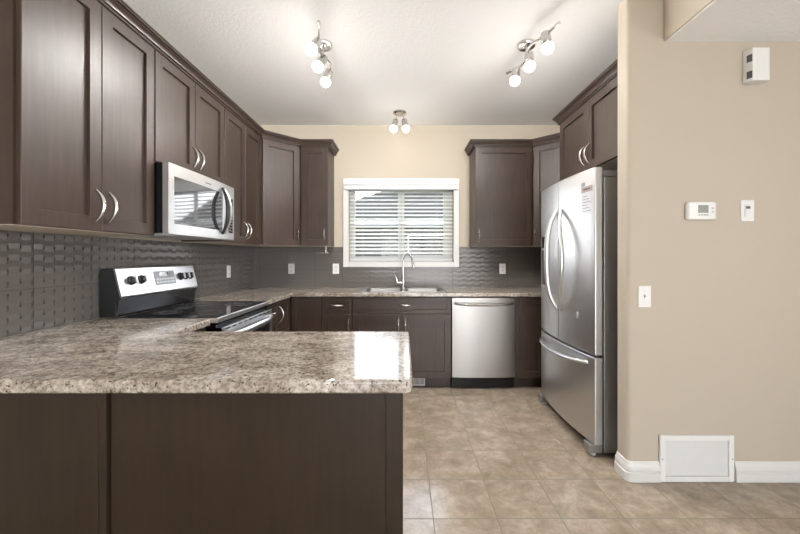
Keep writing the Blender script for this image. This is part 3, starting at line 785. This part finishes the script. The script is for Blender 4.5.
# paper towel bar under the left wall cabinet
th = thing('paper_towel_holder', 'small chrome paper towel bar hanging under the slim cabinet left of the window', 'holder', (-.82, 3.80, UZ0-.07))
MB().lathe([(.001, .0695), (.014, .0695), (.014, .066), (.006, .062), (.0055, .0), (.001, -.002)], n=16).build('post', M['nickel'], th)
MB().tube([(.012, 0, 0), (-.115, 0, 0)], .006, 12).sphere((.016, 0, 0), .011, 12, 8).build('bar', M['nickel'], th)

# outlets
def outlet():
    t = thing('wall_outlet', 'white duplex outlet on the left tiled wall beyond the range', 'outlet', (LX+.0085, 3.43, 1.112), PI/2, 'white outlets on the backsplash')
    pl = MB(); pl.box(-.035, .035, -.006, 0, -.057, .057); p = pl.build('cover_plate', M['white'], t, bevel=.002)
    for z in (-.021, .021):
        k = MB().prism([(x, y) for x, y in [(-.016, -.0078), (.016, -.0078), (.016, -.0062), (-.016, -.0062)]], z-.014, z+.014).build('socket', M['white_vinyl'], t)
        MB().box(-.0075, -.005, -.0082, -.0079, z-.004, z+.007).box(.005, .0075, -.0082, -.0079, z-.004, z+.007).box(-.002, .002, -.0082, -.0079, z-.011, z-.007).build('slots', M['slot'], k)
    return t
o1 = outlet()
dup(o1, (-1.250, BY-.0085, 1.120), 0, 'white outlet on the back tiles below the corner cabinet, leftmost there')
dup(o1, (-.756, BY-.0085, 1.120), 0, 'white outlet on the back tiles just left of the window')
dup(o1, (1.093, BY-.0085, 1.120), 0, 'white outlet on the back tiles right of the window, near the refrigerator')

# thermostat and switches on the partition
th = thing('thermostat', 'white oblong thermostat with grey screen on the beige wall', 'thermostat', (1.647, PY0-.0005, 1.505))
MB().prism([(-.083, 0), (-.083, -.012), (-.074, -.024), (-.05, -.027), (.05, -.027), (.074, -.024), (.083, -.012), (.083, 0)], -.049, .049).build('case', M['white'], th, bevel=.008, seg=3)
MB().box(-.028, .028, -.0285, -.0272, -.012, .031).build('screen', M['lcd'], th)
for k, z in enumerate((.014, -.006)): MB().box(.047, .058, -.0290, -.0265, z-.005, z+.005).build('button', M['vent_inner'], th)
for k in range(4): MB().box(-.026+k*.0145, -.017+k*.0145, -.0286, -.0268, -.026, -.021).build('button', M['slot'], th)
sw = thing('wall_switch', 'white rocker timer switch with tiny dark display, right of the thermostat', 'switch', (1.911, PY0-.0005, 1.508))
MB().box(-.037, .037, -.006, 0, -.059, .059).build('cover_plate', M['white'], sw, bevel=.002)
MB().box(-.0165, .0165, -.010, -.0062, -.034, .034).build('paddle', M['white_vinyl'], sw, bevel=.001)
MB().box(-.012, .012, -.0108, -.0101, .010, .024).build('display', M['slot'], sw)
sw = thing('wall_switch', 'white toggle switch low on the beige wall near its rounded corner', 'switch', (1.339, PY0-.0005, 1.030))
MB().box(-.035, .035, -.006, 0, -.059, .059).build('cover_plate', M['white'], sw, bevel=.002)
MB().prism_x([(-.0062, -.009), (-.0062, .009), (-.017, .013), (-.018, .006)], -.0045, .0045).build('toggle', M['white'], sw)
MB().lathe([(.001, -.0062), (.003, -.0062), (.003, -.007), (.001, -.007)], (0, 0, .03), 'Y', 10).lathe([(.001, -.0062), (.003, -.0062), (.003, -.007), (.001, -.007)], (0, 0, -.03), 'Y', 10).build('screws', M['vent_inner'], sw)

# door chime
dc = thing('door_chime', 'white box door chime with two dark side grilles, high on the beige wall', 'chime', (1.887, PY0-.0005, 2.212))
MB().prism([(0, 0), (0, -.022), (.012, -.05), (.104, -.05), (.104, 0)], 0, .180).build('case', M['white'], dc, bevel=.003)
nrm = Vector((-.028, -.012, 0)).normalized()
for z in (.035, .125):
    mb = MB()
    p0 = Vector((-.0008, -.024, 0)); p1 = Vector((.0100, -.0490, 0))
    p0 = Vector((.0012, -.0248, 0))+nrm*.0006; p1 = Vector((.0110, -.0477, 0))+nrm*.0006
    q0, q1 = p0-nrm*.002, p1-nrm*.002
    mb.prism([(p0.x, p0.y), (p1.x, p1.y), (q1.x, q1.y), (q0.x, q0.y)], z-.019, z+.021); g_ = mb.build('grille', M['slot'], dc)

# cold air return
cv = thing('return_air_vent', 'white return air grille set in the baseboard of the beige wall', 'vent', (1.420, PY0-.0005, .002))
frame(MB(), 0, .411, 0, .258, .030, -.014, 0).build('frame', M['white'], cv, bevel=.003)
mb = MB()
for i in range(19): mb.prism_x([(-.010, .034+i*.0104), (-.004, .040+i*.0104), (-.003, .040+i*.0104), (-.009, .034+i*.0104)], .0305, .3805)
mb.build('louvres', M['white'], cv)
MB().box(.0305, .3805, -.003, -.001, .0305, .2275).build('backing', M['vent_inner'], cv)
for x in (.012, .399): MB().lathe([(.001, -.0142), (.0035, -.0142), (.0035, -.0155), (.001, -.0155)], (x, 0, .128), 'Y', 10).build('screw', M['slot'], cv)

# ---------------------------------------------------------------- ceiling lights
def head(t, top, bulb, r=.037, power=1.0):
    """metal cup and glowing globe; top is where it joins, bulb the globe centre"""
    top, bulb = Vector(top), Vector(bulb); d = (bulb-top).normalized(); L = (bulb-top).length
    h = MB().tube([top, top-d*.005, top+d*.004, top+d*(L-.026), top+d*(L-.020)], [.012, .022, .028, .030, .028], 18).build('lamp_head', M['nickel'], t)
    sp_ = MB().sphere(bulb, r, 20, 12).build('bulb', M['bulb'], h)
    l = bpy.data.lights.new('bulb_light', 'POINT'); l.energy = LAMP*power; l.shadow_soft_size = r*1.1; l.color = (1, .975, .94); l.use_nodes = True
    ln_ = l.node_tree; fo = ln_.nodes.new('ShaderNodeLightFalloff'); fo.inputs['Strength'].default_value = 1.0; fo.inputs['Smooth'].default_value = .22
    ln_.links.new(fo.outputs['Linear'], ln_.nodes['Emission'].inputs['Strength'])
    lo = bpy.data.objects.new('bulb_light', l); COL.objects.link(lo); lo.parent = sp_; lo.location = bulb
    return h
def track(label, loc, bar_pts, heads, canopy_r=.062):
    t = thing('track_light', label, 'ceiling light', loc, 0, 'three-lamp track lights')
    MB().lathe([(.001, -.0005), (canopy_r, -.0005), (canopy_r, -.012), (canopy_r*.9, -.022), (.02, -.026), (.001, -.026)]).build('canopy', M['nickel'], t)
    MB().tube([(0, 0, -.025), (0, 0, -.082)], .008, 12).build('stem', M['nickel'], t)
    P = [Vector(p) for p in bar_pts]; out = []
    for i in range(len(P)-1):
        p0, p1, p2, p3 = P[max(0, i-1)], P[i], P[i+1], P[min(len(P)-1, i+2)]
        for k in range(6):
            u = k/6; out.append(.5*((2*p1)+(p2-p0)*u+(2*p0-5*p1+4*p2-p3)*u*u+(3*p1-p0-3*p2+p3)*u**3))
    out.append(P[-1])
    MB().tube(out, .0085, 12).build('bar', M['nickel'], t)
    for a, b in heads: head(t, a, b)
    return t
def rel(loc, pts): return [tuple(Vector(p)-Vector(loc)) for p in pts]
L1 = (-.555, 2.49, CZ)
zb = CZ-.085; zg = 2.54
track('wavy nickel three-lamp track light on the ceiling at the left', L1,
      rel(L1, [(-.50, 2.12, zb), (-.525, 2.24, zb), (-.57, 2.37, zb), (-.555, 2.49, zb), (-.525, 2.60, zb), (-.565, 2.74, zb)]),
      [(rel(L1, [(-.545, 2.31, zb-.004)])[0], rel(L1, [(-.575, 2.25, zg)])[0]),
       (rel(L1, [(-.55, 2.50, zb-.004)])[0], rel(L1, [(-.585, 2.455, zg)])[0]),
       (rel(L1, [(-.55, 2.67, zb-.004)])[0], rel(L1, [(-.578, 2.67, zg)])[0])])
L2 = (.842, 2.49, CZ)
track('wavy nickel three-lamp track light on the ceiling at the right', L2,
      rel(L2, [(.915, 2.13, zb), (.875, 2.25, zb), (.825, 2.36, zb), (.842, 2.49, zb), (.845, 2.60, zb), (.77, 2.72, zb)]),
      [(rel(L2, [(.865, 2.22, zb-.004)])[0], rel(L2, [(.885, 2.23, zg)])[0]),
       (rel(L2, [(.842, 2.44, zb-.004)])[0], rel(L2, [(.850, 2.45, zg)])[0]),
       (rel(L2, [(.820, 2.64, zb-.004)])[0], rel(L2, [(.812, 2.65, zg)])[0])])
L3 = (-.042, 3.66, CZ)
t = thing('ceiling_spotlight', 'small two-bulb nickel ceiling light in front of the window', 'ceiling light', L3)
MB().lathe([(.001, -.0005), (.068, -.0005), (.070, -.012), (.058, -.024), (.001, -.026)]).build('canopy', M['nickel'], t)
for s in (-1, 1):
    MB().tube([(s*.036, 0, -.024), (s*.040, 0, -.085)], .005, 10).build('arm', M['nickel'], t)
    head(t, (s*.042, 0, -.080), (s*.062, -.01, -.172), power=.6)
